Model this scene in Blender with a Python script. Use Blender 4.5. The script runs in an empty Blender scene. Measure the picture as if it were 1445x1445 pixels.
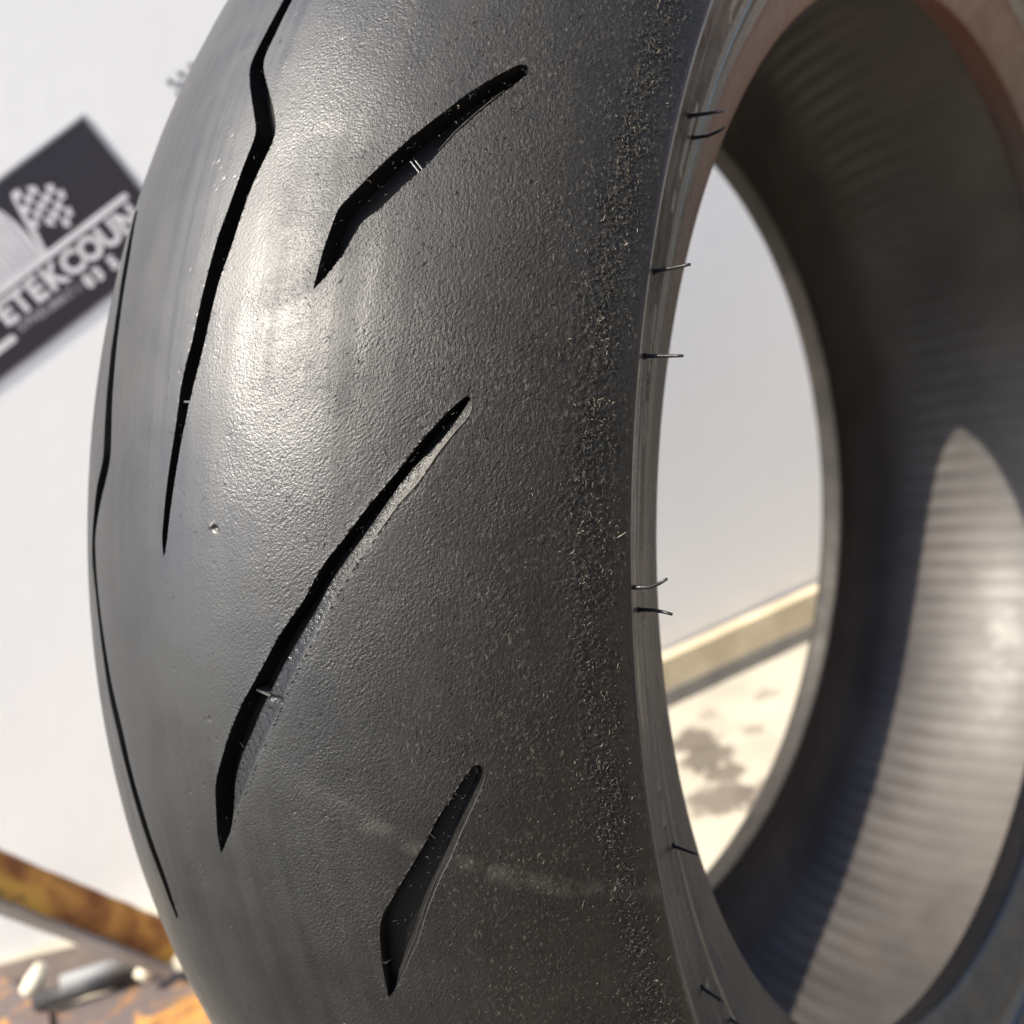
import bpy, bmesh, math, random
import numpy as np
from mathutils import Matrix, Vector
random.seed(4); rng = np.random.default_rng(7)
R = math.radians
scene = bpy.context.scene
MM = 0.001

# ------------------------------------------------------------------ camera
cam_d = bpy.data.cameras.new('camera'); cam = bpy.data.objects.new('camera', cam_d)
scene.collection.objects.link(cam); scene.camera = cam
CAMP = (0.228335, -0.440220, 0.156085)
ya, pi_, ro = 0.7635923, -0.3089703, 0.2547522
Rm = Matrix.Rotation(ya, 3, 'Z') @ Matrix.Rotation(pi_, 3, 'X') @ Matrix.Rotation(ro, 3, 'Y')
right, fwd, up = Rm.col[0], Rm.col[1], Rm.col[2]
M = Matrix((( right[0], up[0], -fwd[0], CAMP[0]), (right[1], up[1], -fwd[1], CAMP[1]), (right[2], up[2], -fwd[2], CAMP[2]), (0, 0, 0, 1)))
cam.matrix_world = M
cam_d.sensor_width = 36; cam_d.sensor_fit = 'HORIZONTAL'
cam_d.lens = 1520.82 / 1445 * 36
cam_d.shift_x = 6.91 / 1445; cam_d.shift_y = 106.1 / 1445
cam_d.clip_start = 0.01; cam_d.clip_end = 500
cam_d.dof.use_dof = True; cam_d.dof.focus_distance = 0.222
cam_d.dof.aperture_fstop = cam_d.lens / 2.6

# ------------------------------------------------------------------ light
SUN_EL, SUN_AZ = 50.0, -112.5            # azimuth from +X, counter-clockwise
sd = bpy.data.lights.new('sun', 'SUN'); so = bpy.data.objects.new('sun', sd); scene.collection.objects.link(so)
Ld = Vector((math.cos(R(SUN_EL)) * math.cos(R(SUN_AZ)), math.cos(R(SUN_EL)) * math.sin(R(SUN_AZ)), math.sin(R(SUN_EL))))
so.rotation_euler = Ld.to_track_quat('Z', 'Y').to_euler()
sd.energy = 3.6; sd.angle = R(0.6); sd.color = (1.0, 0.93, 0.80)
world = bpy.data.worlds.new('World'); scene.world = world; world.use_nodes = True
nt = world.node_tree; bg = nt.nodes['Background']
sky = nt.nodes.new('ShaderNodeTexSky'); sky.sky_type = 'NISHITA'; sky.sun_disc = False
sky.dust_density = 2.0; sky.air_density = .9; sky.sun_elevation = R(SUN_EL); sky.sun_rotation = R(90 - SUN_AZ)
nt.links.new(sky.outputs[0], bg.inputs[0]); bg.inputs[1].default_value = 0.15
scene.view_settings.view_transform = 'Standard'; scene.view_settings.look = 'None'
scene.view_settings.exposure = 1.15; scene.view_settings.gamma = 1.0
scene.render.engine = 'CYCLES'
scene.cycles.max_bounces = 8; scene.cycles.diffuse_bounces = 5

# ------------------------------------------------------------------ helpers
def link(name, me, mat=None, parent=None):
    o = bpy.data.objects.new(name, me); scene.collection.objects.link(o)
    if mat is not None: o.data.materials.append(mat)
    if parent is not None: o.parent = parent
    return o
def tag(o, label=None, cat=None, group=None, kind=None):
    if label: o['label'] = label
    if cat: o['category'] = cat
    if group: o['group'] = group
    if kind: o['kind'] = kind
    return o
def empty(name, loc=(0, 0, 0)):
    o = bpy.data.objects.new(name, None); scene.collection.objects.link(o); o.location = loc; o.empty_display_size = .02
    return o
def mesh_np(name, V, F, smooth=True):
    me = bpy.data.meshes.new(name)
    V = np.ascontiguousarray(V, dtype=np.float32); F = np.ascontiguousarray(F, dtype=np.int32)
    k = F.shape[1]
    me.vertices.add(len(V)); me.vertices.foreach_set('co', V.ravel())
    me.loops.add(F.size); me.loops.foreach_set('vertex_index', F.ravel())
    me.polygons.add(len(F)); me.polygons.foreach_set('loop_start', np.arange(0, F.size, k, dtype=np.int32))
    try: me.polygons.foreach_set('loop_total', np.full(len(F), k, dtype=np.int32))
    except Exception: pass
    if smooth: me.polygons.foreach_set('use_smooth', np.ones(len(F), dtype=bool))
    me.update(calc_edges=True); me.validate()
    return me
class N:
    """tiny node helper"""
    def __init__(s, name):
        s.m = bpy.data.materials.new(name); s.m.use_nodes = True; s.t = s.m.node_tree
        s.b = s.t.nodes['Principled BSDF']; s.tc = s.t.nodes.new('ShaderNodeTexCoord'); s.obj = s.tc.outputs['Object']
    def n(s, typ, **kw):
        x = s.t.nodes.new(typ)
        for k, v in kw.items(): setattr(x, k, v)
        return x
    def l(s, a, b): s.t.links.new(a, b)
    def mapping(s, sc=(1, 1, 1), rot=(0, 0, 0), src=None):
        x = s.n('ShaderNodeMapping'); x.inputs['Scale'].default_value = sc; x.inputs['Rotation'].default_value = rot
        s.l(src or s.obj, x.inputs[0]); return x.outputs[0]
    def noise(s, scale, detail=4, rough=.55, src=None, dist=0):
        x = s.n('ShaderNodeTexNoise'); x.inputs['Scale'].default_value = scale; x.inputs['Detail'].default_value = detail
        x.inputs['Roughness'].default_value = rough; x.inputs['Distortion'].default_value = dist
        s.l(src or s.obj, x.inputs['Vector']); return x.outputs[0]
    def vor(s, scale, src=None, feature='F1', rnd=1):
        x = s.n('ShaderNodeTexVoronoi'); x.feature = feature; x.inputs['Scale'].default_value = scale; x.inputs['Randomness'].default_value = rnd
        s.l(src or s.obj, x.inputs['Vector']); return x.outputs['Distance']
    def ramp(s, f, a, b, c0=0., c1=1.):
        x = s.n('ShaderNodeMapRange'); x.inputs[1].default_value = a; x.inputs[2].default_value = b
        x.inputs[3].default_value = c0; x.inputs[4].default_value = c1; x.interpolation_type = 'SMOOTHSTEP'
        s.l(f, x.inputs[0]); return x.outputs[0]
    def math(s, op, a, b=None):
        x = s.n('ShaderNodeMath', operation=op)
        for i, v in enumerate((a, b)):
            if v is None: continue
            if isinstance(v, (int, float)): x.inputs[i].default_value = v
            else: s.l(v, x.inputs[i])
        return x.outputs[0]
    def mix(s, f, a, b):
        x = s.n('ShaderNodeMix'); x.data_type = 'RGBA'
        if isinstance(f, (int, float)): x.inputs[0].default_value = f
        else: s.l(f, x.inputs[0])
        for i, v in ((6, a), (7, b)):
            if isinstance(v, tuple): x.inputs[i].default_value = (*v, 1)
            else: s.l(v, x.inputs[i])
        return x.outputs[2]
    def set(s, k, v):
        if isinstance(v, tuple): s.b.inputs[k].default_value = (*v, 1) if len(v) == 3 else v
        elif isinstance(v, (int, float)): s.b.inputs[k].default_value = v
        else: s.l(v, s.b.inputs[k])
    def bump(s, pairs):
        prev = None
        for h, st, d in pairs:
            x = s.n('ShaderNodeBump'); x.inputs['Distance'].default_value = d
            if isinstance(st, (int, float)): x.inputs['Strength'].default_value = st
            else: s.l(st, x.inputs['Strength'])
            s.l(h, x.inputs['Height'])
            if prev is not None: s.l(prev, x.inputs['Normal'])
            prev = x.outputs[0]
        s.l(prev, s.b.inputs['Normal'])
    def sep(s):
        x = s.n('ShaderNodeSeparateXYZ'); s.l(s.obj, x.inputs[0]); return x.outputs

# ------------------------------------------------------------------ materials
def mat_tread():
    m = N('tread_rubber'); X, Y, Z = m.sep()
    lat = m.ramp(X, 0.030, 0.085)                     # centre band -> shoulder
    fine = m.noise(3200, 2, .6); med0 = m.noise(1700, 2, .6); med1 = m.noise(1900, 3, .65, src=m.mapping((1, .45, .38)))
    med = m.math('ADD', m.math('MULTIPLY', med0, m.math('SUBTRACT', 1.0, lat)), m.math('MULTIPLY', med1, lat))
    cloud = m.noise(28, 5, .6, dist=.4)
    # fine dust caught in the pebbled surface
    stretch = m.mapping((1.0, .5, .42))
    dn = m.noise(1700, 2, .65, src=stretch)
    d1 = m.math('MULTIPLY', m.ramp(dn, .57, .70), m.ramp(m.noise(60, 4, .6), .35, .7, .25, 1.))
    dust = m.math('MULTIPLY', d1, m.ramp(X, .035, .085, .02, .22))
    base = m.mix(m.ramp(cloud, .3, .75), (.008, .0073, .0060), (.018, .0165, .0135))
    base = m.mix(m.math('MULTIPLY', lat, .5), base, (.017, .0145, .0105))
    # dusty diagonal streak
    st = m.math('ADD', m.math("MULTIPLY", X, -.8), m.math('MULTIPLY', Z, -1.0))
    st = m.math('ADD', st, m.math('MULTIPLY', m.noise(45, 3), .008))
    STK = m.math('ABSOLUTE', m.math('SUBTRACT', st, -.0855))
    stm = m.math('MULTIPLY', m.ramp(STK, .0036, .0006), m.ramp(m.noise(150, 4, .7), .35, .65))
    stm = m.math('MULTIPLY', stm, m.ramp(X, .035, .05))
    base = m.mix(m.math('MULTIPLY', stm, .10), base, (.30, .27, .22))
    base = m.mix(dust, base, (.30, .265, .20))
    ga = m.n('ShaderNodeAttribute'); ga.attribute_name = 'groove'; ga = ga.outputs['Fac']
    base = m.mix(ga, base, (.007, .0065, .006))  # groove shade partly put into the base colour
    m.set('Base Color', base)
    rg = m.ramp(m.math('ADD', m.math('MULTIPLY', m.noise(35, 4, .6, dist=.5), .5), m.math('MULTIPLY', m.noise(260, 3, .6, src=m.mapping((1, .03, .03))), .5)), .38, .62, .37, .50)
    rg = m.math('ADD', rg, m.math('MULTIPLY', lat, .10))
    m.set('Roughness', m.math('SUBTRACT', rg, m.math('MULTIPLY', ga, .18))); m.set('Specular IOR Level', m.math('MULTIPLY', m.ramp(X, .010, .085, .92, .32), m.math('SUBTRACT', 1.0, m.math('MULTIPLY', ga, .35))))
    amp = m.math('MULTIPLY', m.ramp(X, .004, .055, .10, 1.), m.ramp(m.noise(34, 4, .65, dist=.8), .36, .64, .55, 1.05))
    m.bump([(med, m.math('MULTIPLY', amp, .6), .0006), (fine, m.math('MULTIPLY', amp, .5), .00025), (m.noise(60, 2), .06, .002)])
    return m.m
def mat_rubber(name, c0=(.02, .02, .02), c1=(.045, .04, .036), rough=.4, sc=40, bump=.25, brown=None, spec=.5):
    m = N(name); X, Y, Z = m.sep()
    col = m.mix(m.ramp(m.noise(sc, 5, .6, dist=.3), .3, .7), c0, c1)
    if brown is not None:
        col = m.mix(m.math('MULTIPLY', m.ramp(Z, brown[0], brown[1]), brown[3]), col, brown[2])  # brown reflection painted into the rubber, stronger with height
    m.set('Base Color', col); m.set('Roughness', m.ramp(m.noise(sc * 3, 3), .3, .7, rough - .06, rough + .08)); m.set('Specular IOR Level', spec)
    m.bump([(m.noise(900, 3, .6), bump, .0004)])
    return m.m
def mat_plain(name, c0, c1, rough=.6, sc=30, bump=.2, metal=0., bd=.001, detail=5):
    m = N(name)
    m.set('Base Color', m.mix(m.ramp(m.noise(sc, detail, .6), .32, .68), c0, c1)); m.set('Roughness', rough); m.set('Metallic', metal)
    m.bump([(m.noise(sc * 4, 4, .6), bump, bd)])
    return m.m
def mat_rust(name, orange=1.0, grey=False):
    m = N(name)
    a = m.noise(26, 6, .65, dist=.6); b = m.noise(9, 4, .6, dist=1.0)
    col = m.mix(m.ramp(a, .35, .65), (.20, .07, .018), (.50, .24, .055))
    col = m.mix(m.math('MULTIPLY', m.ramp(b, .45, .62), orange), col, (.68, .40, .07))
    col = m.mix(m.ramp(m.noise(40, 4, .7), .60, .72), col, (.10, .07, .06))
    if grey: col = m.mix(m.ramp(m.noise(22, 4, .6, dist=.8), .36, .50), col, (.11, .085, .08))
    m.set('Base Color', col); m.set('Roughness', .75); m.bump([(m.noise(120, 5, .65), .5, .002)])
    return m.m
def mat_wall():
    m = N('white_wall_paint')
    col = m.mix(m.ramp(m.noise(3.0, 4, .55), .3, .7), (.79, .775, .74), (.825, .81, .775))
    m.set('Base Color', col); m.set('Roughness', .55); m.bump([(m.noise(60, 4), .12, .002)])
    return m.m
def mat_ground():
    m = N('pale_concrete')
    col = m.mix(m.ramp(m.noise(9, 6, .62), .3, .7), (.34, .305, .24), (.46, .415, .33))
    col = m.mix(m.ramp(m.noise(60, 5, .7), .62, .75), col, (.28, .25, .21))
    # cast shadow blobs painted into the concrete colour
    def shadow_blob(cx, cy, r, amt, col):
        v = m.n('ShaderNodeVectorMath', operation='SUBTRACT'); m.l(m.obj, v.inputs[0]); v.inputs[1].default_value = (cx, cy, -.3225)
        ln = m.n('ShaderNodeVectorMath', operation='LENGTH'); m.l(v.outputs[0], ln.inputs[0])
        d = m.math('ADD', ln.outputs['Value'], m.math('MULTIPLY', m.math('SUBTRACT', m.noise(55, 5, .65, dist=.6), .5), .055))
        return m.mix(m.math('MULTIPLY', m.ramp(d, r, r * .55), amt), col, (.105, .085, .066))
    for c in SHADOW_BLOBS: col = shadow_blob(*c, col)
    m.set('Base Color', col); m.set('Roughness', .85); m.bump([(m.noise(90, 5, .65), .5, .003)])
    return m.m
SHADOW_BLOBS = [(-.300, .300, .030, .9), (-.270, .278, .030, .9), (-.245, .255, .024, .85), (-.225, .220, .034, .85), (-.195, .235, .026, .7), (-.252, .335, .012, .5), (-.275, .400, .014, .45), (-.310, .350, .010, .4)]  # centre, radius and strength of the painted ground shadows
M_TREAD = mat_tread()
M_SIDE = mat_rubber('sidewall_rubber', (.012, .011, .012), (.026, .022, .022), .30, 30, .25, brown=(.13, .22, (.032, .015, .010), .8))  # brown at the top imitates a reflection
M_BEAD = mat_rubber('bead_rubber', (.014, .012, .012), (.032, .024, .020), .46, 40, .15, brown=(.10, .20, (.085, .024, .010), .9))  # reddish upper bead is a reflection put into the colour
M_BEADF = mat_rubber('far_bead_rubber', (.024, .022, .020), (.042, .037, .032), .6, 40, .1, spec=.3)
M_LINER = mat_rubber('inner_liner_rubber', (.048, .043, .041), (.098, .086, .078), .47, 9, .15, spec=.55)
M_HAIR = mat_rubber('vent_hair_rubber', (.012, .012, .012), (.02, .02, .02), .35)
M_GROOVE = mat_rubber('groove_rubber', (.006, .0055, .005), (.012, .011, .010), .45, 60, .12, spec=.18)  # near-black unworn rubber, part of the groove shade is in this colour
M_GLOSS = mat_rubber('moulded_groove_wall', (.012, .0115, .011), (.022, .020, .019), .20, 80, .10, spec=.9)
M_GLINT = mat_rubber('painted_cool_glint', (.035, .036, .038), (.06, .06, .062), .22, 90, .25, spec=1.0)  # paler rubber imitating sky glints on groove walls
M_GLINT2 = mat_rubber('painted_warm_glint', (.07, .062, .048), (.14, .12, .09), .5, 200, .4)  # pale tone imitating a sunlit groove rim
M_BAR = mat_rubber('wear_bar_rubber', (.03, .03, .03), (.06, .058, .055), .3, 60, .05, spec=.7)
M_CRUMB = mat_plain('rubber_crumb', (.018, .017, .015), (.055, .048, .040), .55, 200, .2)
M_DUST = mat_plain('dusty_rubber_crumb', (.20, .17, .12), (.40, .35, .26), .8, 300, .2)
M_BROWN = mat_plain('brown_timber', (.075, .034, .020), (.12, .055, .03), .7, 6, .3)
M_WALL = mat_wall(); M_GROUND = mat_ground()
M_RUST = mat_rust('rusty_steel'); M_RUST2 = mat_rust('dull_rusty_steel', .4, True)
M_PRIMER = mat_plain('dusty_steel_flange', (.30, .25, .21), (.42, .36, .31), .7, 20)
M_SIGN = mat_plain('dark_sign_print', (.026, .023, .030), (.032, .029, .036), .35, 10, .05)
M_INK = mat_plain('pale_sign_print', (.62, .58, .58), (.72, .68, .68), .5, 30, .02)
M_INK2 = mat_plain('grey_sign_print', (.26, .25, .26), (.32, .30, .31), .5, 30, .02)
M_PLANK = mat_plain('pale_timber', (.50, .41, .27), (.66, .56, .38), .8, 22, .3)
M_DARK = mat_plain('dark_steel', (.03, .03, .032), (.06, .055, .055), .45, 40, .2, .3)
M_PIPE = mat_plain('pale_grey_sleeve', (.16, .17, .175), (.24, .24, .24), .6, 40, .1)
M_SHADOWPL = mat_plain('dark_shadow_sheet', (.06, .045, .04), (.12, .09, .075), .7, 20, .3)
M_SHADOW_STRIP = mat_plain('grey_shadow_strip', (.16, .15, .14), (.22, .21, .19), .6, 30, .2)
M_CREAM = mat_plain('cream_plastic', (.62, .56, .42), (.72, .66, .52), .6, 40, .1)

# ------------------------------------------------------------------ ground and wall
gz = -0.3225
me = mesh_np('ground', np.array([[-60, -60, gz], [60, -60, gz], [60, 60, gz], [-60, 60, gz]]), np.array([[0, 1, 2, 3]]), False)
g = link('ground', me, M_GROUND); tag(g, 'pale cream concrete ground with painted grey shadow blobs seen through the tyre opening', None, None, 'structure')

def prism(pts, z0, z1):
    """closed vertical prism over a list of xy points (counter-clockwise)"""
    n = len(pts); bm = bmesh.new()
    a = [bm.verts.new((*p, z0)) for p in pts]; b = [bm.verts.new((*p, z1)) for p in pts]
    bm.faces.new(a[::-1]); bm.faces.new(b)
    for i in range(n): bm.faces.new((a[i], a[(i + 1) % n], b[(i + 1) % n], b[i]))
    bmesh.ops.recalc_face_normals(bm, faces=bm.faces); return bm
def bm_obj(name, bm, mat, parent=None, bevel=0, smooth=False):
    if bevel: bmesh.ops.bevel(bm, geom=list(bm.edges), offset=bevel, segments=2, affect='EDGES', profile=.6)
    for f in bm.faces: f.smooth = smooth
    me = bpy.data.meshes.new(name); bm.to_mesh(me); bm.free(); return link(name, me, mat, parent)
M_ASPH = mat_plain('asphalt', (.040, .041, .045), (.065, .065, .068), .8, 60, .6, 0., .003)
asp = link('dark_bounce_sheet', mesh_np('dark_bounce_sheet', np.array([[-30, -30, gz + .004], [30, -30, gz + .004], [30, -.40, gz + .004], [-30, -.40, gz + .004]]), np.array([[0, 1, 2, 3]]), False), M_ASPH)  # unseen dark sheet added to cool the light on the lower tread
tag(asp, 'unseen dark asphalt sheet added in front of the tyre to cut warm bounce', None, None, 'structure')
Hv = Vector((0.36759453, 0.92998616, 0)); Nv = Vector((0.92998616, -0.36759453, 0)); P0 = Vector((-.450, .456, 0))
N2 = Vector((.82017, -.57212, 0)); H2 = Vector((.57212, .82017, 0)); P2 = Vector((-.640, -.085, 0))
rdir = Vector((.402, .916, 0)).normalized(); nR = Vector((rdir.y, -rdir.x, 0))
K1 = P2 + H2 * .31
front = [P2 - H2 * 1.3, K1, K1 + rdir * 2.4]
rear = [front[0] - N2 * .05, front[1] - (N2 + nR).normalized() * .05, front[2] - nR * .05]
wl = bm_obj('wall', prism([(p.x, p.y) for p in front + rear[::-1]], gz, .80), M_WALL)
tag(wl, 'plain white painted wall standing behind the tyre', 'wall')

# brown timber shed wall on the near side (its colour shows in the tyre's sidewall)
shed = empty('brown_shed', (2.9, -1.6, gz)); tag(shed, 'dark red brown timber plank wall facing the open side of the tyre', 'shed')
for k in range(26):
    y = -5.6 + k * .26
    o = bm_obj('plank', prism([(2.9, y), (2.96, y), (2.96, y + .252), (2.9, y + .252)][::1], gz, gz + 2.3 + random.uniform(-.01, .01)), M_BROWN)
    o.parent = shed; o.matrix_parent_inverse = Matrix.Translation(-Vector(shed.location))

# wall frame: a = metres along the wall, z above the ground datum
def WP(a, z, off=0.0): return P2 + H2 * a + N2 * off + Vector((0, 0, z - .322))
# --- sign (a dark panel turned on the wall)
A0 = Vector((.1653, .6313)); ux = Vector((math.cos(R(22.0)), math.sin(R(22.0)))); uy = Vector((-ux.y, ux.x))
SC = A0 + Vector((0, 0))
sign = empty('shop_sign', WP(A0.x, A0.y, .001))
X3 = (H2 * ux.x + Vector((0, 0, 1)) * ux.y).normalized(); Y3 = (H2 * uy.x + Vector((0, 0, 1)) * uy.y).normalized()
sign.matrix_world = Matrix(((X3.x, Y3.x, N2.x, sign.location.x), (X3.y, Y3.y, N2.y, sign.location.y), (X3.z, Y3.z, N2.z, sign.location.z), (0, 0, 0, 1))) @ Matrix.Scale(.945, 4)
tag(sign, 'dark tilted shop sign with white lettering and checkered flag on the white wall', 'sign')
def S(a, z):   # wall coords -> sign-local
    d = Vector((a, z)) - A0; return (d.dot(ux), d.dot(uy))
def flat(name, pts, z0, z1, mat, parent=sign, bevel=0):
    bm = prism(pts, z0, z1); return bm_obj(name, bm, mat, parent, bevel)

# ------------------------------------------------------------------ tyre surface
E = 0.065417; W, Hh, R0 = 106.0438, 88.8777, 226.12226; TM = math.asin(96.64203 / W)
G = {"A":[[[0.1141,0.8461],[0.1187,0.8111],[0.1135,0.7794],[0.1004,0.7541],[0.0868,0.7272],[0.0877,0.7174],[0.1196,0.6963],[0.1493,0.6793],[0.1894,0.655],[0.1774,0.6337],[0.1612,0.6005],[0.1433,0.5726],[0.1317,0.5443],[0.115,0.4955],[0.109,0.4892],[0.0967,0.4711],[0.0885,0.4375],[0.0683,0.3986],[0.0505,0.3554],[0.0576,0.3431]],[[0.1524,0.8411],[0.1552,0.8068],[0.148,0.7757],[0.1388,0.7471],[0.1299,0.723],[0.1402,0.7126],[0.169,0.6985],[0.2281,0.6682],[0.2511,0.649],[0.2329,0.6279],[0.2154,0.6088],[0.1942,0.5649],[0.1726,0.5368],[0.1566,0.4944],[0.1534,0.4878],[0.1322,0.4576],[0.1133,0.4309],[0.0917,0.3933],[0.0702,0.3553],[0.0576,0.3431]]],"B":[[[0.7908,0.7101],[0.7771,0.7115],[0.7368,0.6989],[0.6847,0.6811],[0.6277,0.6582],[0.583,0.6414],[0.5389,0.6227],[0.4975,0.6053],[0.4761,0.5957],[0.4545,0.5871],[0.4444,0.5696],[0.4357,0.5527],[0.4278,0.5272]],[[0.7908,0.7101],[0.7978,0.7046],[0.7819,0.6957],[0.7492,0.6809],[0.7166,0.6661],[0.6775,0.6472],[0.653,0.6323],[0.6207,0.616],[0.5926,0.6052],[0.5511,0.5869],[0.5145,0.5766],[0.4955,0.562],[0.487,0.5538],[0.4619,0.5411],[0.4278,0.5272]]],"C":[[[0.7888,0.4544],[0.7771,0.4542],[0.7376,0.4398],[0.6925,0.4217],[0.6622,0.4069],[0.6225,0.3907],[0.5784,0.3734],[0.5366,0.355],[0.4927,0.3391],[0.4406,0.3118],[0.3813,0.289],[0.3256,0.2627],[0.2708,0.2399],[0.221,0.2149],[0.1714,0.1858],[0.1587,0.1765],[0.147,0.1577],[0.1345,0.1386],[0.132,0.1223]],[[0.7888,0.4544],[0.7869,0.4493],[0.7788,0.4458],[0.7401,0.4248],[0.6943,0.4082],[0.6629,0.3973],[0.619,0.3758],[0.5787,0.3573],[0.5362,0.3401],[0.5054,0.327],[0.4725,0.3092],[0.4278,0.2888],[0.3755,0.2656],[0.347,0.2516],[0.3082,0.2346],[0.277,0.2173],[0.2351,0.1991],[0.2065,0.1795],[0.1926,0.1532],[0.1822,0.1437],[0.132,0.1223]]],"D":[[[0.7827,0.189],[0.7678,0.1856],[0.7182,0.1645],[0.6838,0.1507],[0.6534,0.1347],[0.6094,0.1156],[0.5585,0.0942],[0.52,0.0772],[0.5063,0.063],[0.4935,0.0388],[0.4844,0.0085]],[[0.7827,0.189],[0.7932,0.1877],[0.8019,0.184],[0.7995,0.1773],[0.7721,0.1604],[0.7351,0.1401],[0.7031,0.1208],[0.6706,0.1047],[0.6352,0.0847],[0.593,0.0572],[0.5445,0.0319],[0.4997,0.0115],[0.4844,0.0085]]],"E":[[[-0.3988,0.6448],[-0.3503,0.597],[-0.3125,0.5505],[-0.3021,0.5163],[-0.2832,0.4654],[-0.2671,0.4205],[-0.327,0.3993],[-0.3746,0.36],[-0.3801,0.3398],[-0.3474,0.3115],[-0.3233,0.2761],[-0.3013,0.2323],[-0.2678,0.1933],[-0.2427,0.1486],[-0.2127,0.1063],[-0.1815,0.0699],[-0.17,0.0408]],[[-0.3476,0.6382],[-0.291,0.591],[-0.266,0.5468],[-0.2514,0.5131],[-0.2321,0.4701],[-0.2064,0.4218],[-0.2306,0.4061],[-0.2843,0.3849],[-0.3353,0.36],[-0.3308,0.3402],[-0.3093,0.3066],[-0.285,0.2773],[-0.2573,0.2386],[-0.2222,0.2027],[-0.2015,0.1566],[-0.1745,0.1168],[-0.1497,0.0783],[-0.1517,0.0456]]],"S":[[[0.7888,0.4544],[0.7771,0.4542],[0.7376,0.4398],[0.6925,0.4217],[0.6622,0.4069],[0.6225,0.3907],[0.5784,0.3734],[0.5366,0.355],[0.4927,0.3391],[0.4406,0.3118],[0.3813,0.289],[0.3256,0.2627],[0.2708,0.2399],[0.221,0.2149],[0.1714,0.1858],[0.1587,0.1765],[0.147,0.1577],[0.1345,0.1386],[0.132,0.1223]],[[0.7888,0.4544],[0.7984,0.4505],[0.7903,0.4389],[0.764,0.429],[0.7336,0.415],[0.6878,0.3904],[0.6557,0.3797],[0.6159,0.361],[0.5657,0.3385],[0.5217,0.3173],[0.4729,0.2913],[0.4058,0.2573],[0.3589,0.2308],[0.3004,0.2016],[0.2474,0.1743],[0.2017,0.1535],[0.1664,0.1352],[0.132,0.1223]]]}
def _fair(P, n=150, w=1):
    P = np.array(P, float); d = np.r_[0, np.cumsum(np.hypot(np.diff(P[:, 0]) * 98, np.diff(P[:, 1]) * 300))]; t = np.linspace(0, d[-1], n)
    Q = np.stack([np.interp(t, d, P[:, 0]), np.interp(t, d, P[:, 1])], 1)
    for _ in range(w):
        Q[1:-1] = Q[:-2] * .25 + Q[1:-1] * .5 + Q[2:] * .25
        Q[2:-2] = (Q[:-4] + Q[1:-3] + Q[2:-2] + Q[3:-1] + Q[4:]) / 5
    return [tuple(q) for q in Q]
G = {k: [_fair(v[0]), _fair(v[1])] for k, v in G.items()}
def surf(t, th, d=0.0):
    """crown point (mm) at lateral angle t and wheel angle th, sunk d mm below the surface"""
    ct, s_ = np.cos(t), np.sin(t)
    nx, nr = s_ / W, ct / Hh; k = np.hypot(nx, nr); nx, nr = nx / k, nr / k
    x = W * s_ - nx * d; r = R0 + Hh * ct - nr * d
    return x, r
def to3(x, r, th):
    return np.stack([x, -r * np.cos(th) * (1 + E), r * np.sin(th)], -1)
tyre = empty('motorcycle_tyre', (0, 0, 0))
tag(tyre, 'worn black motorcycle tyre standing upright with slanted tread grooves and open centre', 'tyre')

# fine grid where the photo looks, coarse elsewhere
tf = np.arange(-.46, TM, .0037); tf = np.append(tf, TM); tc = np.linspace(-TM, -.46, 60)[:-1]
T = np.concatenate([tc, tf])
thf = np.arange(-.22, .98, .00117); thc = np.linspace(.98, 2 * math.pi - .22, 620)[:-1]
TH = np.concatenate([thf, thc])
nT, nH = len(T), len(TH)
TT, HH = np.meshgrid(T, TH)          # [theta, t]
SS, WW = TT * 98.0, HH * 300.0       # mm on the surface
depth = np.zeros_like(TT)
def smooth(x): x = np.clip(x, 0, 1); return x * x * (3 - 2 * x)
def seg_d(px, py, poly):
    best = np.full(px.shape, 1e9)
    for (ax, ay), (bx, by) in zip(poly[:-1], poly[1:]):
        dx, dy = bx - ax, by - ay; L = dx * dx + dy * dy + 1e-12
        s = np.clip(((px - ax) * dx + (py - ay) * dy) / L, 0, 1)
        best = np.minimum(best, np.hypot(px - ax - s * dx, py - ay - s * dy))
    return best
def seg_n(px, py, poly):
    best = np.full(px.shape, 1e9); qx = px.copy(); qy = py.copy()
    for (ax, ay), (bx, by) in zip(poly[:-1], poly[1:]):
        dx, dy = bx - ax, by - ay; L = dx * dx + dy * dy + 1e-12
        s = np.clip(((px - ax) * dx + (py - ay) * dy) / L, 0, 1)
        ex, ey = ax + s * dx, ay + s * dy; d = np.hypot(px - ex, py - ey); m = d < best
        best = np.where(m, d, best); qx = np.where(m, ex, qx); qy = np.where(m, ey, qy)
    return best, qx, qy
def inside(px, py, poly):
    c = np.zeros(px.shape, bool); n = len(poly)
    for i in range(n):
        ax, ay = poly[i]; bx, by = poly[(i + 1) % n]
        if ay == by: continue
        cond = ((ay > py) != (by > py)) & (px < (bx - ax) * (py - ay) / (by - ay) + ax)
        c ^= cond
    return c
def band_noise(shape, lo, hi):
    """random relief whose features are lo..hi grid cells across, unit deviation"""
    a = rng.standard_normal(shape); f = np.fft.rfft2(a)
    fy = np.fft.fftfreq(shape[0])[:, None]; fx = np.fft.rfftfreq(shape[1])[None]
    k = np.hypot(fy, fx) + 1e-9
    w = np.exp(-(k * lo) ** 2 * 1.2) * (1 - np.exp(-(k * hi) ** 2 * 1.2))
    o = np.fft.irfft2(f * w, shape); return o / o.std()
nf = len(thf); mf0 = len(tc)
jag = np.zeros_like(TT); HOLE = np.zeros(TT.shape, bool); SLOTS = []
jag[:nf, mf0:] = band_noise((nf, nT - mf0), 1.6, 8)
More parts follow.
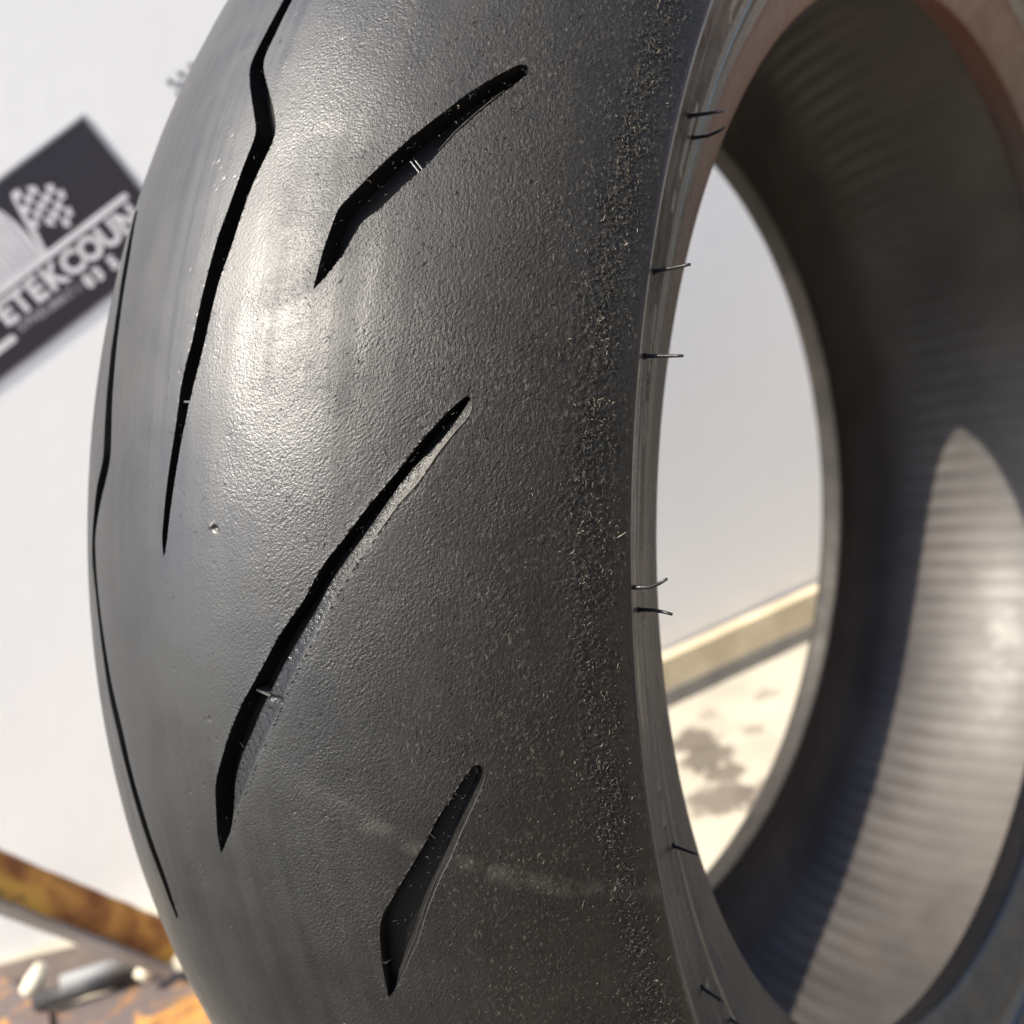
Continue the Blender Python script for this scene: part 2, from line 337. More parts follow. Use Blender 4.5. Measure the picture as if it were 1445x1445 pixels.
PROFILE = {'A': (4.8, .72, 4.0), 'B': (4.2, .72, 1.8), 'C': (4.6, .72, 4.0), 'S': (2.4, .5, .34), 'D': (3.4, .72, 3.2), 'E': (3.6, .6, 5.0)}  # depth, left edge, right slope
BARS = {'A': (.1165, .4531, .018, 1.2), 'B': (.601, .6206, .0, 0), 'C': (.3403, .2424, 0, 0)}
def carve(key, mir, dth):
    D, eL, sR = PROFILE[key]; L, Rr = G[key]
    sg = -1 if mir else 1
    Lp = [(sg * a * 98.0, (b + dth) * 300.0) for a, b in L]; Rp = [(sg * a * 98.0, (b + dth) * 300.0) for a, b in Rr]
    for wrap in (0, -2 * math.pi * 300, 2 * math.pi * 300):
        l = [(a, b + wrap) for a, b in Lp]; r = [(a, b + wrap) for a, b in Rp]
        allp = np.array(l + r); x0, y0 = allp.min(0) - 4; x1, y1 = allp.max(0) + 4
        rows = np.where((TH * 300 > y0) & (TH * 300 < y1))[0]; cols = np.where((T * 98 > x0) & (T * 98 < x1))[0]
        if len(rows) == 0 or len(cols) == 0: continue
        ix = np.ix_(rows, cols); px, py = SS[ix], WW[ix]
        ins = inside(px, py, l + r[::-1]); bnd = np.zeros(px.shape, bool)
        if rows.max() < nf:                       # move grid points onto the groove lips and the foot of its wall
            dL, qx, qy = seg_n(px, py, l); m = dL < .20; px = np.where(m, qx, px); py = np.where(m, qy, py); bnd |= m
            dL, qx, qy = seg_n(px, py, l); m2 = (np.abs(dL - eL) < .19) & ins & ~bnd & (dL > 1e-6)
            f = eL / np.maximum(dL, 1e-6); px, py = np.where(m2, qx + (px - qx) * f, px), np.where(m2, qy + (py - qy) * f, py)
            dR, qx, qy = seg_n(px, py, r); m = (dR < .20) & ~bnd & ~m2; px = np.where(m, qx, px); py = np.where(m, qy, py); bnd |= m
            SS[ix] = px; WW[ix] = py
        if dth == 0 and not mir and key in 'ABCDE' and wrap == 0:      # cut right through; a clean moulded slot is set in below
            HOLE[ix] |= ins & ~bnd; SLOTS.append(key); continue
        dL, dR = seg_d(px, py, l), seg_d(px, py, r)
        j = jag[ix] * .03
        d = np.minimum(D * np.clip(dL / eL, 0, 1), D * (1 - np.exp(-np.maximum(dR + j * .6, 0) * sR * 1.6 / D)))
        d = d + jag[ix] * .04 * smooth(dR / 2) * smooth(dL - eL)
        ins = ins & ~bnd; d = np.where(ins, np.maximum(d, 0), 0)
        # softly worn, slightly sunken lips
        lip = np.minimum(dL, dR)
        d = np.where(ins, d, .10 * np.exp(-(dR / 1.3) ** 2) - .05 * np.exp(-(dL / .9) ** 2))
        # raised wear bars across the groove floor
        if not mir and key == 'A':
            q = np.exp(-(((py - (.4531 + dth) * 300 - wrap) / 1.6) ** 4)); d = d * (1 - .55 * q * ins)
        if not mir and key == 'S':
            # step up the groove: shallow floor beside a bar
            u = (py - (.2440 + dth) * 300 - wrap) + (px - .345 * 98) * .10
            d = d + .12 * np.exp(-((u + 2.5) / .35) ** 2) * ins + .12 * np.exp(-((u + 3.6) / .35) ** 2) * ins + .5 * ins * np.exp(-((u / .45) ** 4)) * smooth(dR / .3)
        if not mir and key == 'B':
            u = (py - (.6206 + dth) * 300 - wrap) + (px - .601 * 98) * .5
            d = d - .8 * ins * (np.exp(-((u / .45) ** 4)) + np.exp(-(((u + 1.3) / .45) ** 4))) * smooth(dR / .6)
        cur = depth[ix]; depth[ix] = np.where(np.abs(d) > np.abs(cur), d, cur)
for k in range(6):
    d0 = k * 2 * math.pi / 6
    for key in 'ABCSD': carve(key, False, d0)
    carve('B', False, d0 + .262)
    if k:
        for key in 'ACBD': carve(key, True, d0)
carve('E', False, 0.0)

SMD = depth.copy()
GV = smooth((depth - .15) / .5)      # groove mask: smooth unworn rubber, also darkened to paint in shade
# pebbled and torn surface relief in the fine zone (mm)
lat = W * np.sin(TT[:nf, mf0:])
peb = band_noise(lat.shape, .8, 2.2); rough2 = band_noise(lat.shape, 3.0, 16.0); big = band_noise(lat.shape, 30, 160)
amp = .009 + .024 * smooth((lat - 12) / 40)
tear = 1.5 * np.exp(-((lat - 92.3) / 2.6) ** 2) + .35 * smooth((lat - 62) / 25) * (lat < 92)
dd = peb * amp * np.clip(1 + .45 * big, .3, 1.6) + np.maximum(rough2, -1) * .06 * tear + big * .02
edge = smooth((96.2 - lat) / 1.6)
depth[:nf, mf0:] += -dd * (1 - .75 * GV[:nf, mf0:]) * (.12 + .88 * edge) * (lat < 99)
# small nick in the centre band and scuffs by the groove ends
def pit(t, th, a, b, h, rot=0.0):
    i0, i1 = np.searchsorted(thf, [th - .02, th + .02]); j0, j1 = np.searchsorted(T, [t - .05, t + .05]); w_ = (slice(i0, i1), slice(j0, j1))
    ds, dw = SS[w_] - t * 98, WW[w_] - th * 300
    u = ds * math.cos(rot) + dw * math.sin(rot); v = -ds * math.sin(rot) + dw * math.cos(rot)
    depth[w_] += h * np.exp(-(u / a) ** 2 - (v / b) ** 2)
pit(.2221, .3642, .8, .35, 1.1, -.7); pit(.2141, .3657, .7, .45, -.5, .3)
for _ in range(70):
    a = random.uniform(.0, .75); b = random.uniform(-.05, .8); pit(a, b, random.uniform(.15, .35), random.uniform(.15, .35), random.uniform(.1, .35))
for _ in range(900):
    a = abs(random.gauss(.42, .22)); b = random.uniform(-.05, .8); pit(min(a, 1.05), b, random.uniform(.10, .24), random.uniform(.10, .26), random.uniform(.05, .28) * random.choice((1, 1, -.6)))

TT, HH = np.minimum(SS / 98.0, TM), WW / 300.0
x, r = surf(TT, HH, depth)
V = to3(x, r, HH) * MM
idx = np.arange(nT * nH).reshape(nH, nT)
a_ = idx; b_ = np.roll(idx, -1, 0)
q0, q1, q2, q3 = a_[:, :-1], a_[:, 1:], b_[:, 1:], b_[:, :-1]
dq = SMD.ravel(); alt = np.abs(dq[q0] - dq[q2]) > np.abs(dq[q1] - dq[q3])     # diagonal runs along the lip, not across it
A1 = np.where(alt[..., None], np.stack([q0, q1, q3], -1), np.stack([q0, q1, q2], -1)).reshape(-1, 3)
A2 = np.where(alt[..., None], np.stack([q1, q2, q3], -1), np.stack([q0, q2, q3], -1)).reshape(-1, 3)
TR = np.concatenate([A1, A2]); TR = TR[~HOLE.ravel()[TR].any(1)]
me = mesh_np('tread', V.reshape(-1, 3), TR)
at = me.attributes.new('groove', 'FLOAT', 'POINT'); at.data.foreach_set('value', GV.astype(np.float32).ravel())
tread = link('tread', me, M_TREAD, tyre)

# ------------------------------------------------------------------ lathe parts of the tyre
def revolve(name, prof, mat, n=720, fn=None, closed=False, subdiv=1):
    P = np.array(prof, float)
    if subdiv > 1:
        t0 = np.arange(len(P)); t1 = np.linspace(0, len(P) - 1, (len(P) - 1) * subdiv + 1)
        P = np.stack([np.interp(t1, t0, P[:, 0]), np.interp(t1, t0, P[:, 1])], 1)
    th = np.arange(n) * 2 * math.pi / n
    A, B = np.meshgrid(th, np.arange(len(P)), indexing='ij')
    x, r = P[:, 0][B], P[:, 1][B]
    if fn is not None: x, r = fn(x, r, A)
    V = to3(x, r, A) * MM; m = len(P); idx = np.arange(n * m).reshape(n, m); nx = np.roll(idx, -1, 0)
    F = np.stack([idx[:, :-1], idx[:, 1:], nx[:, 1:], nx[:, :-1]], -1).reshape(-1, 4)
    return link(name, mesh_np(name, V.reshape(-1, 3), F), mat, tyre)
def chaikin(P, k=2, keep=()):
    P = [tuple(p) for p in P]
    for _ in range(k):
        Q = [P[0]]
        for a, b in zip(P[:-1], P[1:]):
            Q += [(.75 * a[0] + .25 * b[0], .75 * a[1] + .25 * b[1]), (.25 * a[0] + .75 * b[0], .25 * a[1] + .75 * b[1])]
        Q.append(P[-1]); P = Q
    return P
sx, sr_ = W * math.sin(TM), R0 + Hh * math.cos(TM)
near_side = [(sx, sr_), (sx + .35, sr_ - .5), (sx + .1, sr_ - 1.6), (sx - 1.3, sr_ - 4.0), (sx - 4.2, sr_ - 9), (sx - 8.6, sr_ - 16), (sx - 11.9, sr_ - 22), (sx - 13.4, sr_ - 25),
             (sx - 13.2, sr_ - 26.2), (sx - 15.2, sr_ - 27.2), (sx - 18.0, sr_ - 31), (sx - 20.0, sr_ - 36)]
def serr(x, r, A):   # moulded serrations and low raised marks on the sidewall
    a = np.mod(A, 2 * math.pi)
    k = (r - 245.5)
    blk = (np.sin(a * 27 + .6) > -.25) & (np.sin(a * 61) > -.75)
    s = .6 * blk * np.exp(-((k + 1.5) / 2.2) ** 4) * (np.sin(a * 1500) > -.1)
    s += .35 * np.exp(-((k - 7.5) / .8) ** 2) + .3 * np.exp(-((k + 7) / 1.0) ** 2)
    return x + s, r + s * .2
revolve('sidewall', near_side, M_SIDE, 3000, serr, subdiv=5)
near_bead = [(sx - 20.0, sr_ - 36), (sx - 21.2, sr_ - 37.5), (sx - 22.6, sr_ - 40), (sx - 25.5, sr_ - 46), (sx - 28.6, sr_ - 51.5), (66.9, 209.6), (65.56, 208.74), (63.5, 208.8), (60, 210.5), (55, 213.6), (52.2, 215.6), (51.42, 216.6), (51.8, 218.5)]
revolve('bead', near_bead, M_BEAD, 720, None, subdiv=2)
far_side = [(-sx, sr_), (-sx - .3, sr_ - .6), (-sx - .5, sr_ - 4), (-99, 240), (-99.5, 228), (-98.5, 222)]
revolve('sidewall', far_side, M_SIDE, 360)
far_bead = [(-98.5, 222), (-95, 216), (-92.8, 213.6), (-91, 212.8), (-88, 213.2), (-83, 213.6), (-81.3, 214.3), (-80.9, 215.6), (-81.3, 218)]
revolve('bead', far_bead, M_BEADF, 480, None, subdiv=2)
liner = [(51.8, 218.5), (58, 228), (70, 246), (80, 262), (78, 274), (68, 287), (50, 297), (25, 303), (0, 305), (-25, 303), (-50, 297), (-70, 287), (-84, 273), (-90, 256), (-89, 238), (-83.5, 224), (-81.3, 218)]
def ribs(x, r, A):
    wgt = smooth((r - 262) / 16); mid = .12 + .88 * np.exp(-((x + 56) / 20) ** 2) + .3 * smooth((x - 20) / 20)
    h = (.5 + .5 * np.cos(A * 150 + x * .012)) ** 1.5 * .78 * wgt * mid
    return x, r - h
revolve('inner_liner', chaikin(liner, 2), M_LINER, 3000, ribs)

# ------------------------------------------------------------------ vent hairs
def tube(pts, rad, seg=7):
    bm = bmesh.new(); rings = []
    for i, p in enumerate(pts):
        p = Vector(p); d = (Vector(pts[min(i + 1, len(pts) - 1)]) - Vector(pts[max(i - 1, 0)])).normalized()
        u = d.orthogonal().normalized(); v = d.cross(u)
        if rings: # keep frames aligned
            pass
        rr = rad[i] if isinstance(rad, (list, tuple)) else rad
        rings.append([bm.verts.new(p + (u * math.cos(2 * math.pi * k / seg) + v * math.sin(2 * math.pi * k / seg)) * rr) for k in range(seg)])
    for a, b in zip(rings[:-1], rings[1:]):
        for k in range(seg): bm.faces.new((a[k], a[(k + 1) % seg], b[(k + 1) % seg], b[k]))
    bm.faces.new(rings[0][::-1]); bm.faces.new(rings[-1])
    bmesh.ops.recalc_face_normals(bm, faces=bm.faces); return bm
HAIRS = []
HAIRS.append(((91.25, -197.68, 170.86), (100.71, -197.85, 169.61), 0))
HAIRS.append(((85.57, -188.07, 166.58), (95.27, -188.17, 166.55), -0.8))
HAIRS.append(((94.23, -229.83, 140.17), (104.05, -230.15, 140.2), 0))
HAIRS.append(((94.2, -240.18, 123.86), (104.46, -240.51, 122.79), 0))
HAIRS.append(((95.62, -264.37, 79.34), (105.14, -264.23, 81.24), -1.0))
HAIRS.append(((92.24, -259.47, 71.58), (101.81, -260.27, 71.25), 0.5))
HAIRS.append(((84.18, -255.8, 5.8), (92.41, -257.09, 5.75), 0))
HAIRS.append(((89.47, -263.86, -29.47), (97.05, -265.87, -30.17), 0))
HAIRS.append(((83.23, -246.89, -55.46), (88.35, -249.05, -55.02), 0))
for base, tip, sag in HAIRS:
    b0, t0 = Vector(base) * MM, Vector(tip) * MM; mid = (b0 + t0) / 2 + Vector((0, 0, sag * MM))
    pts = [b0, b0.lerp(t0, .12) + Vector((0, 0, sag * .4 * MM)), mid, b0.lerp(t0, .8) + Vector((0, 0, sag * .6 * MM)), t0]
    bm_obj('vent_hair', tube(pts, [.85 * MM, .50 * MM, .42 * MM, .38 * MM, .32 * MM]), M_HAIR, tyre, smooth=True)

# the visible grooves: swept slots with a steep wall, a floor and a far wall
def resample(poly, n, sm_=1):
    P = np.array(poly, float); d = np.r_[0, np.cumsum(np.hypot(*np.diff(P, axis=0).T))]; t = np.linspace(0, d[-1], n)
    return np.stack([np.interp(t, d, P[:, 0]), np.interp(t, d, P[:, 1])], 1)
SHELF_R = [(a * 98.0, b * 300.0) for a, b in G['S'][1]]
def slot(key):
    D, eL, sR = {'A': (5.0, .35, .5), 'B': (4.6, .5, 1.3), 'C': (5.0, .4, .6), 'D': (3.2, .5, 1.9), 'E': (4.0, .5, .8)}[key]
    L = [(a * 98.0, b * 300.0) for a, b in G[key][0]]; Rr = [(a * 98.0, b * 300.0) for a, b in G[key][1]]
    n = 260; Lp, Rp = resample(L, n), resample(Rr, n)
    w = np.hypot(*(Rp - Lp).T); u = (Rp - Lp) / np.maximum(w, 1e-4)[:, None]
    tl = np.gradient(Lp, axis=0); tl /= np.linalg.norm(tl, axis=1)[:, None] + 1e-9
    Dw = D * np.clip(w / 1.1, 0, 1) ** .7
    if key == 'E': Dw = D * np.clip(w / 2.5, 0, 1)
    dr0 = np.zeros(n)
    if key == 'C':
        dd_ = seg_d(Rp[:, 0], Rp[:, 1], SHELF_R); dr0 = np.minimum(2.4 * (1 - np.exp(-dd_ * .34 * 1.6 / 2.4)), 2.4) * (dd_ > .05)
    eLw, eRw = np.minimum(eL, w * .25), np.minimum(sR, w * .45)
    wob = np.interp(np.arange(n), np.linspace(0, n, 60), rng.normal(0, .03, 60))
    zero = np.zeros(n)
    rows = [(Lp - u * .30, zero + .10), (Lp, zero + .01), (Lp + u * (np.minimum(.07, w * .05) + wob[:, None].T[0] * .3)[:, None], Dw * .06 + .05),
            (Lp + u * eLw[:, None], Dw), (Lp + u * (eLw + .12)[:, None].clip(0), Dw * 1.02),
            (Rp - u * (eRw + .1)[:, None].clip(0), np.maximum(Dw * .97, dr0)), (Rp - u * eRw[:, None], np.maximum(Dw * .90, dr0)),
            (Rp - u * (eRw * .25)[:, None], np.maximum(Dw * .20, dr0 + .1)), (Rp, dr0 + .02), (Rp + u * .30, dr0 + .14)]
    rows = [(p, d) for p, d in rows]
    Vs, Fs, base = [], [], 0
    def P3(p, d):
        x, r = surf(np.clip(p[:, 0] / 98, -TM, TM), p[:, 1] / 300, d); return to3(x, r, p[:, 1] / 300)
    for (pa, da), (pb, db) in zip(rows[:-1], rows[1:]):
        m = 4; lay = []
        for k in range(m + 1):
            f = k / m; lay.append(P3(pa * (1 - f) + pb * f, da * (1 - f) + db * f))
        lay = np.array(lay); Vs.append(lay.reshape(-1, 3)); idx = base + np.arange((m + 1) * n).reshape(m + 1, n)
        Fs.append(np.stack([idx[:-1, :-1], idx[:-1, 1:], idx[1:, 1:], idx[1:, :-1]], -1).reshape(-1, 4)); base += (m + 1) * n
    nf_ = [len(f) for f in Fs]; me_ = mesh_np('tread_groove', np.concatenate(Vs) * MM, np.concatenate(Fs))
    mi = np.zeros(sum(nf_), np.int32)
    if key in 'BCD': mi[sum(nf_[:6]):] = 1
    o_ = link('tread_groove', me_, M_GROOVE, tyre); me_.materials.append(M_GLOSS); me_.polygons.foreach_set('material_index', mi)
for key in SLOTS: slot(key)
def glint_tube(poly, other, off, dep, f0, f1, rad, mat):
    n = 160; A_, B_ = resample(poly, n), resample(other, n); u = B_ - A_; w = np.hypot(*u.T); u /= np.maximum(w, 1e-4)[:, None]
    k0, k1 = int(n * f0), int(n * f1); pts, rr = [], []
    for k in range(k0, k1):
        o = min(off, w[k] * .45); p = A_[k] + u[k] * (o + random.uniform(-.02, .02)); dd_ = dep * min(1, w[k] / 2)
        x, r = surf(p[0] / 98, p[1] / 300, dd_); pts.append(tuple(to3(x, r, p[1] / 300) * MM))
        rr.append(rad * MM * max(.25, math.sin(math.pi * (k - k0) / (k1 - k0)) ** .4) * random.uniform(.75, 1.15))
    bm_obj('glint_line', tube(pts, rr, 6), mat, tyre, smooth=True)  # thin pale tube added as a painted glint along the groove
PL = {k: ([(a * 98.0, b * 300.0) for a, b in v[0]], [(a * 98.0, b * 300.0) for a, b in v[1]]) for k, v in G.items()}
glint_tube(PL['D'][1], PL['D'][0], .10, .05, .04, .98, .16, M_GLINT)
glint_tube(PL['D'][1], PL['D'][0], 1.0, 1.0, .38, .90, .10, M_GLINT)
glint_tube(PL['S'][1], PL['S'][0], .12, .06, .01, .30, .20, M_GLINT2)
glint_tube(PL['B'][1], PL['B'][0], .9, .8, .12, .42, .10, M_GLINT2)

# small moulded wear bars standing in the grooves
def pt(t, th, d):
    x, r = surf(t, th, d); return Vector(tuple(float(v) for v in to3(x, r, th))) * MM
def wear_bar(a, b, w, top, bot):
    s0, w0, s1, w1 = a[0] * 98, a[1] * 300, b[0] * 98, b[1] * 300
    dx, dy = s1 - s0, w1 - w0; L = math.hypot(dx, dy); nx, ny = -dy / L * w / 2, dx / L * w / 2
    bm = bmesh.new(); lo, hi = [], []
    for (s_, w_) in ((s0 + nx, w0 + ny), (s1 + nx, w1 + ny), (s1 - nx, w1 - ny), (s0 - nx, w0 - ny)):
        lo.append(bm.verts.new(pt(s_ / 98, w_ / 300, bot))); hi.append(bm.verts.new(pt(s_ / 98, w_ / 300, top)))
    bm.faces.new(lo); bm.faces.new(hi)
    for k in range(4): bm.faces.new((lo[k], lo[(k + 1) % 4], hi[(k + 1) % 4], hi[k]))
    bmesh.ops.recalc_face_normals(bm, faces=bm.faces)
    bm_obj('wear_bar', bm, M_BAR, tyre, bevel=.00006)
wear_bar((.5865, .6264), (.6158, .6165), .28, 1.7, 4.3)
wear_bar((.5969, .6271), (.6184, .6198), .28, 1.6, 4.3)
wear_bar((.1000, .4556), (.1344, .4547), .45, .7, 4.9)
wear_bar((.1175, .4550), (.1120, .4420), .45, .9, 4.9)
wear_bar((.300, .2495), (.3360, .2450), .5, 1.5, 4.8)

# ------------------------------------------------------------------ rubber crumbs rolled up at the shoulder
def crumbs(name, n, mat, tfun, size, seed, cur=1.0, r0=.05):
    q = np.random.default_rng(seed)
    t = tfun(q, n); th = q.uniform(-.16, .86, n)
    cc = q.uniform(-.16, .86, 130); pick = q.random(n) < (.6 if tfun is strip else .25); th = np.where(pick, cc[q.integers(0, 130, n)] + q.normal(0, .006, n), th)
    L = size * q.lognormal(0, .5, n); rad = r0 * q.lognormal(0, .3, n)
    ang = q.normal(math.pi / 2, .75, n)             # mostly along the rolling direction
    Vs, Fs = [], []; ns = 4; base = 0
    prof_w = [.35, 1.0, .9, .3]
    sx_ = np.zeros(n); sw_ = np.zeros(n); lift = q.uniform(.0, .25, n); lv = q.normal(0, .15, n)
    dA = q.normal(0, .9 * cur, n)
    pts = []
    for k in range(ns):
        lt = lift + rad * .6 + lv * k * .5 * np.sin(k)
        pts.append((t + sx_ / 98, th + sw_ / 300, np.maximum(lt, rad * .4)))
        a = ang + dA * k; sx_ = sx_ + np.cos(a) * L / 3; sw_ = sw_ + np.sin(a) * L / 3
    P = []
    for (tt, hh, lt) in pts:
        tt = np.minimum(tt, TM - .002); x, r = surf(tt, hh, -lt); P.append(to3(x, r, hh))
    P = np.array(P)                                  # ns,n,3
    x, r = surf(t, th, 0.0); x1, r1 = surf(t, th, -1.0); Nn = to3(x1, r1, th) - to3(x, r, th)
    D = P[-1] - P[0]; D /= np.linalg.norm(D, axis=1)[:, None] + 1e-9
    U = np.cross(Nn, D); U /= np.linalg.norm(U, axis=1)[:, None] + 1e-9
    V = np.zeros((n, ns, 3, 3))
    for k in range(ns):
        w = (rad * prof_w[k])[:, None]
        V[:, k, 0] = P[k] + U * w; V[:, k, 1] = P[k] + Nn * w * 1.3; V[:, k, 2] = P[k] - U * w
    idx = np.arange(n * ns * 3).reshape(n, ns, 3); F = []
    for k in range(ns - 1):
        for a in range(3):
            b = (a + 1) % 3
            F.append(np.stack([idx[:, k, a], idx[:, k, b], idx[:, k + 1, b], idx[:, k + 1, a]], -1))
    me = mesh_np(name, V.reshape(-1, 3) * MM, np.concatenate(F))
    o = link(name, me, mat, tyre); o['kind'] = 'stuff'; return o

strip = lambda q, n: np.arcsin(np.clip(q.normal(92.6, 1.5, n), 60, 95.6) / W)
wide = lambda q, n: np.arcsin(np.clip(96 - q.gamma(1.6, 14, n), 5, 94) / W)
fld = lambda q, n: q.uniform(.35, 1.06, n)
crumbs('rubber_crumb', 2400, M_CRUMB, strip, .7, 1, r0=.12)
crumbs('rubber_crumb', 3200, M_CRUMB, wide, .7, 2, r0=.06)
crumbs('dust_fibre', 300, M_DUST, strip, .8, 3, r0=.06)
crumbs('dust_fibre', 750, M_DUST, wide, .6, 4, r0=.03)

# ------------------------------------------------------------------ sign printing
def sm(*p): return [(a * MM, b * MM) for a, b in p]
flat('sign_border', sm((-262, -115.5), (5, -115.5), (5, 1.5), (-262, 1.5)), -.0005, .0002, M_INK2)
flat('sign_panel', sm((-260, -113), (2.5, -113), (2.5, -1), (-260, -1)), .0002, .0004, M_SIGN)
T0_, T1_ = .0004, .00055
def rbar(name, a0, a1, b0, b1, mat):
    r = (b1 - b0) / 2; p = []
    for k in range(9): t = -math.pi / 2 + math.pi * k / 8; p.append((a1 - r + math.cos(t) * r, (b0 + b1) / 2 + math.sin(t) * r))
    for k in range(9): t = math.pi / 2 + math.pi * k / 8; p.append((a0 + r + math.cos(t) * r, (b0 + b1) / 2 + math.sin(t) * r))
    return flat(name, sm(*p), T0_, T1_, mat)
rbar('underline', -240, -8, -65.5, -60.2, M_INK)
rbar('dash', -185, -150, -98.5, -92.5, M_INK)
def glyph(ch, a, b, size, mat, bold=.0, name='letter'):
    c = bpy.data.curves.new('glyph', 'FONT'); c.body = ch; c.size = size * MM; c.align_x = 'CENTER'; c.align_y = 'CENTER'
    c.offset = bold * MM; c.extrude = .00008; c.resolution_u = 3
    o = bpy.data.objects.new('glyph', c); scene.collection.objects.link(o); bpy.context.view_layer.update()
    me = bpy.data.meshes.new_from_object(o.evaluated_get(bpy.context.evaluated_depsgraph_get()))
    bpy.data.objects.remove(o); bpy.data.curves.remove(c); me.name = name; me.materials.clear()
    q = link(name, me, mat, sign); q.location = (a * MM, b * MM, T1_); return q
for ch, a in zip('ETEKCOUN', (-143.5, -128.5, -113, -95.5, -77, -58.5, -39.5, -20.5)): glyph(ch, a, -78.3, 25.0, M_INK, 1.0)
for k, ch in enumerate('SPNEUMATI'): glyph(ch, -142 + k * 6.9, -92.6 - k * .35, 10.0, M_INK2, .35)
for ch, a in zip('035', (-76.5, -66.5, -51.5)): glyph(ch, a, -96.2, 13.5, M_INK, .9)
def lerp2(u, v):
    P00, P10, P11, P01 = [np.array(p, float) for p in ((-77.5, -12.5), (-43, -25), (-54, -57.5), (-82, -41.5))]
    w = 1.8 * math.sin(u * 2 * math.pi); q = (P00 * (1 - u) + P10 * u) * (1 - v) + (P01 * (1 - u) + P11 * u) * v
    return q[0], q[1] + w
edge_ = [lerp2(k / 8, 0) for k in range(9)] + [lerp2(1, .5)] + [lerp2(1 - k / 8, 1) for k in range(9)]
flat('flag', sm(*edge_)[::-1], T0_, T1_, M_INK)
for i in range(6):
    for j in range(5):
        if (i + j) % 2: 
            p = [lerp2(i / 6, j / 5), lerp2((i + 1) / 6, j / 5), lerp2((i + 1) / 6, (j + 1) / 5), lerp2(i / 6, (j + 1) / 5)]
            flat('flag_check', sm(*p)[::-1], T1_, T1_ + .00006, M_SIGN)
flat('flag_pole', sm((-78, -12.5), (-75.5, -15), (-82, -43), (-87, -60.3), (-91, -60.3), (-86.5, -40), (-80, -15)), T0_, T1_ + .00003, M_INK)
emb = [(-93.5, -16.5), (-90.5, -30), (-89.5, -45), (-91.5, -60.4), (-150, -60.4), (-150, -14), (-125, -8), (-105, -9)]
em = flat('tyre_emblem', sm(*emb), T0_, T1_, M_INK)
for k in range(7):
    a = -97 - k * 6.2
    flat('emblem_ridge', sm((a - 1.1, -59), (a + 1.1, -59), (a + 2.4 - k * .2, -16), (a + .9 - k * .2, -16)), T1_, T1_ + .00006, M_INK2)
# small dark checkered print further along the wall
dec = empty('checkered_decal', WP(.242, .6345, .0005)); dec.matrix_world = Matrix.Translation(dec.location) @ sign.matrix_world.to_3x3().normalized().to_4x4()
tag(dec, 'small purple black checkered print on the white wall at the tyre edge', 'decal')
for i in range(7):
    for j in range(5):
        if (i + j) % 2 == 0:
            a, b = -4 + i * 5.2 + random.uniform(-.4, .4), -13 + j * 5.2
            flat('print_square', sm((a, b), (a + 3.6, b), (a + 3.6, b + 3.6), (a, b + 3.6)), -.0002, .0003, M_SIGN, dec)

# ------------------------------------------------------------------ scrap steel at the lower left
def bar_obj(name, p0, p1, upv, w, h, mat, parent=None, bevel=.001, wob=0.0, seg=14):
    """box bar from p0 to p1 (top front edge), w deep (away), h tall"""
    p0, p1 = Vector(p0), Vector(p1); d = (p1 - p0).normalized(); side = d.cross(Vector(upv)).normalized(); u = side.cross(d).normalized()
    bm = bmesh.new(); rows = []
    for k in range(seg + 1):
        p = p0.lerp(p1, k / seg); j = [random.uniform(-wob, wob) for _ in range(4)]
        rows.append([bm.verts.new(p + u * j[0]), bm.verts.new(p - u * (h + j[1])), bm.verts.new(p - u * (h + j[1]) - side * w), bm.verts.new(p - side * w + u * j[0])])
    for a, b in zip(rows[:-1], rows[1:]):
        for k in range(4): bm.faces.new((a[k], a[(k + 1) % 4], b[(k + 1) % 4], b[k]))
    bm.faces.new(rows[0][::-1]); bm.faces.new(rows[-1]); bmesh.ops.recalc_face_normals(bm, faces=bm.faces)
    return bm_obj(name, bm, mat, parent)

beam = empty('rusty_beam', (-.5379, -.2288, -.1345)); tag(beam, 'orange brown rusty steel beam leaning down to the right in front of the white wall', 'beam')
def cl(o, e): o.parent = e; o.matrix_parent_inverse = Matrix.Translation(-Vector(e.location)); return o
b0, b1 = Vector((-.5379, -.2288, -.1345)), Vector((-.4955, -.1220, -.2820))
cl(bar_obj('web', b0, b1, (0, 0, 1), .006, .030, M_RUST, wob=.0006), beam)
dn = Vector((-.29, -.73, -.62)).normalized()
cl(bar_obj('flange', b0 + dn * .029 + Nv * .010, b1 + dn * .028 + Nv * .012, (0, 0, 1), .016, .007, M_PRIMER, wob=.0004), beam)
def plate(name, pts, z0, z1, mat, parent=None):
    bm = prism(pts, z0, z1); bmesh.ops.subdivide_edges(bm, edges=list(bm.edges), cuts=3)
    for v in bm.verts: v.co += Vector((random.uniform(-1, 1), random.uniform(-1, 1), 0)) * .0012
    return bm_obj(name, bm, mat, parent)
pl = plate('rusty_plate', [(-.5564, -.2399), (-.3859, -.1643), (-.4657, -.1346), (-.5036, -.1296), (-.5751, -.2038)], gz, -.314, M_RUST2)
tag(pl, 'flat rusty steel plate with grey and yellow patches lying beside the tyre at lower left', 'plate')
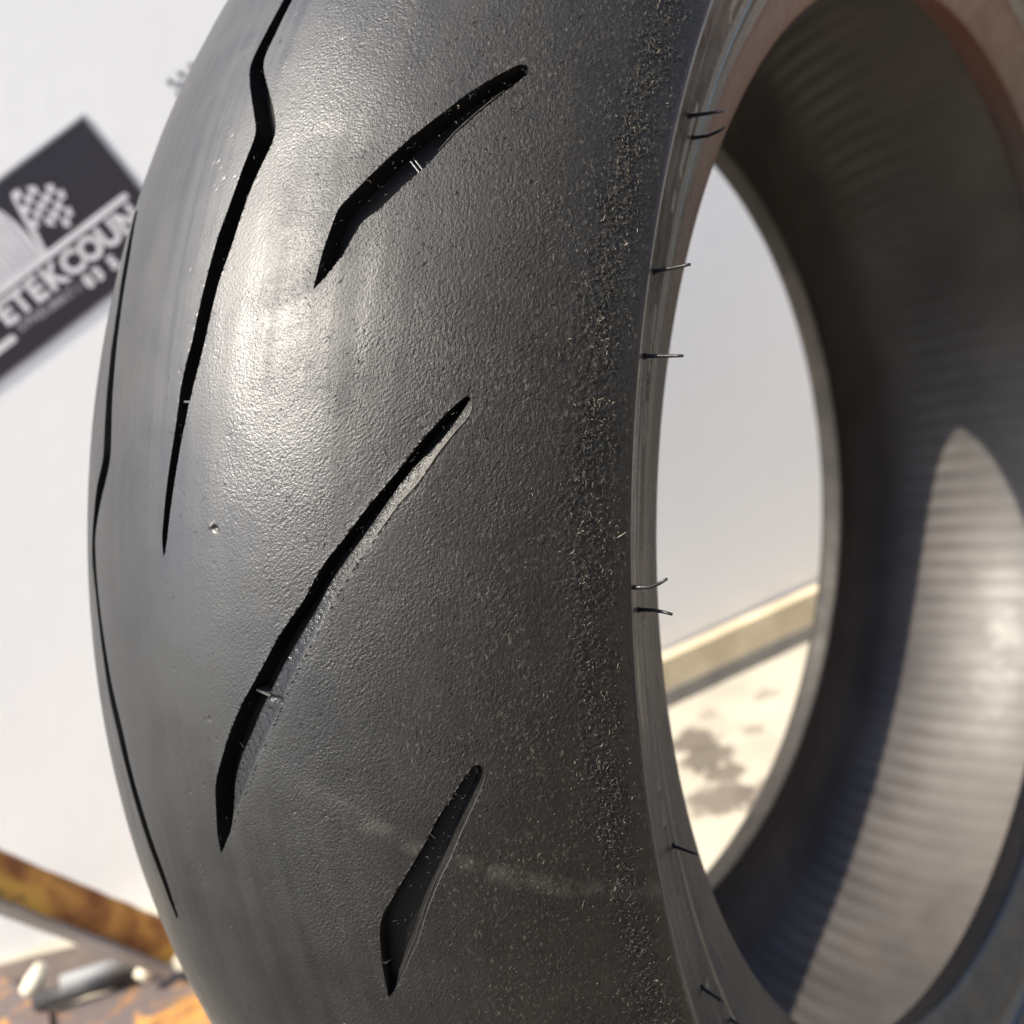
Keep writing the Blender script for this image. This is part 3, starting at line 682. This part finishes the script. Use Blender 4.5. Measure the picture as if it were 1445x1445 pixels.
pl2 = plate('rusty_block', [(-.6816, -.2221), (-.5996, -.2591), (-.5355, -.2306), (-.5800, -.2100), (-.662, -.2094)], gz, -.309, M_RUST2)
tag(pl2, 'brown rusty steel lump in the bottom left corner below the grey clamp', 'block')
rod = empty('clamp_bar', (-.5814, -.217, -.300)); tag(rod, 'black round bar with a pale grey sleeve and cream ends lying on the rusty steel', 'bar')
cl(bm_obj('bar', tube([(-.5814, -.217, -.302), (-.524, -.149, -.302)], .0068, 20), M_DARK, smooth=True), rod)
cl(bm_obj('sleeve', tube([(-.5665, -.1980, -.294), (-.5300, -.1548, -.294)], [.0066, .0066], 20), M_PIPE, smooth=True), rod)
cl(bm_obj('end_cap', tube([(-.5990, -.2165, -.300), (-.5960, -.2080, -.296), (-.6060, -.1950, -.293)], [.005, .008, .006], 14), M_CREAM, smooth=True), rod)
cl(bm_obj('end_cap', tube([(-.5130, -.1640, -.300), (-.5130, -.1540, -.296), (-.5200, -.1440, -.293)], [.006, .008, .005], 14), M_CREAM, smooth=True), rod)
pb = plate('shadow_sheet', [(-.700, -.205), (-.600, -.195), (-.515, -.140), (-.60, -.105)], gz, -.3165, M_SHADOWPL)  # dark sheet laid in to paint the shadow under the beam
tag(pb, 'dark brown sheet standing in for the beam shadow under the pale sleeve at lower left', 'sheet')
# --- rail at the wall foot seen through the tyre
pd = Vector((.412, .911, 0)).normalized()
q0 = Vector((-.413, .235, 0)); q1 = q0 + pd * .75
rail = empty('foot_rail', (q0.x, q0.y, gz)); tag(rail, 'cream timber rail on a grey strip standing in for its shadow line along the wall foot, seen through the tyre', 'rail')
cl(bar_obj('shadow_strip', q0 + Vector((0, 0, gz + .017)), q1 + Vector((0, 0, gz + .017)), (0, 0, 1), .006, .017, M_SHADOW_STRIP), rail)  # grey strip added to draw the shadow line under the board
bk = pd.cross(Vector((0, 0, 1))) * -.0015
cl(bar_obj('board', q0 + bk + Vector((0, 0, gz + .050)), q1 + bk + Vector((0, 0, gz + .050)), (0, 0, 1), .016, .0329, M_PLANK), rail)
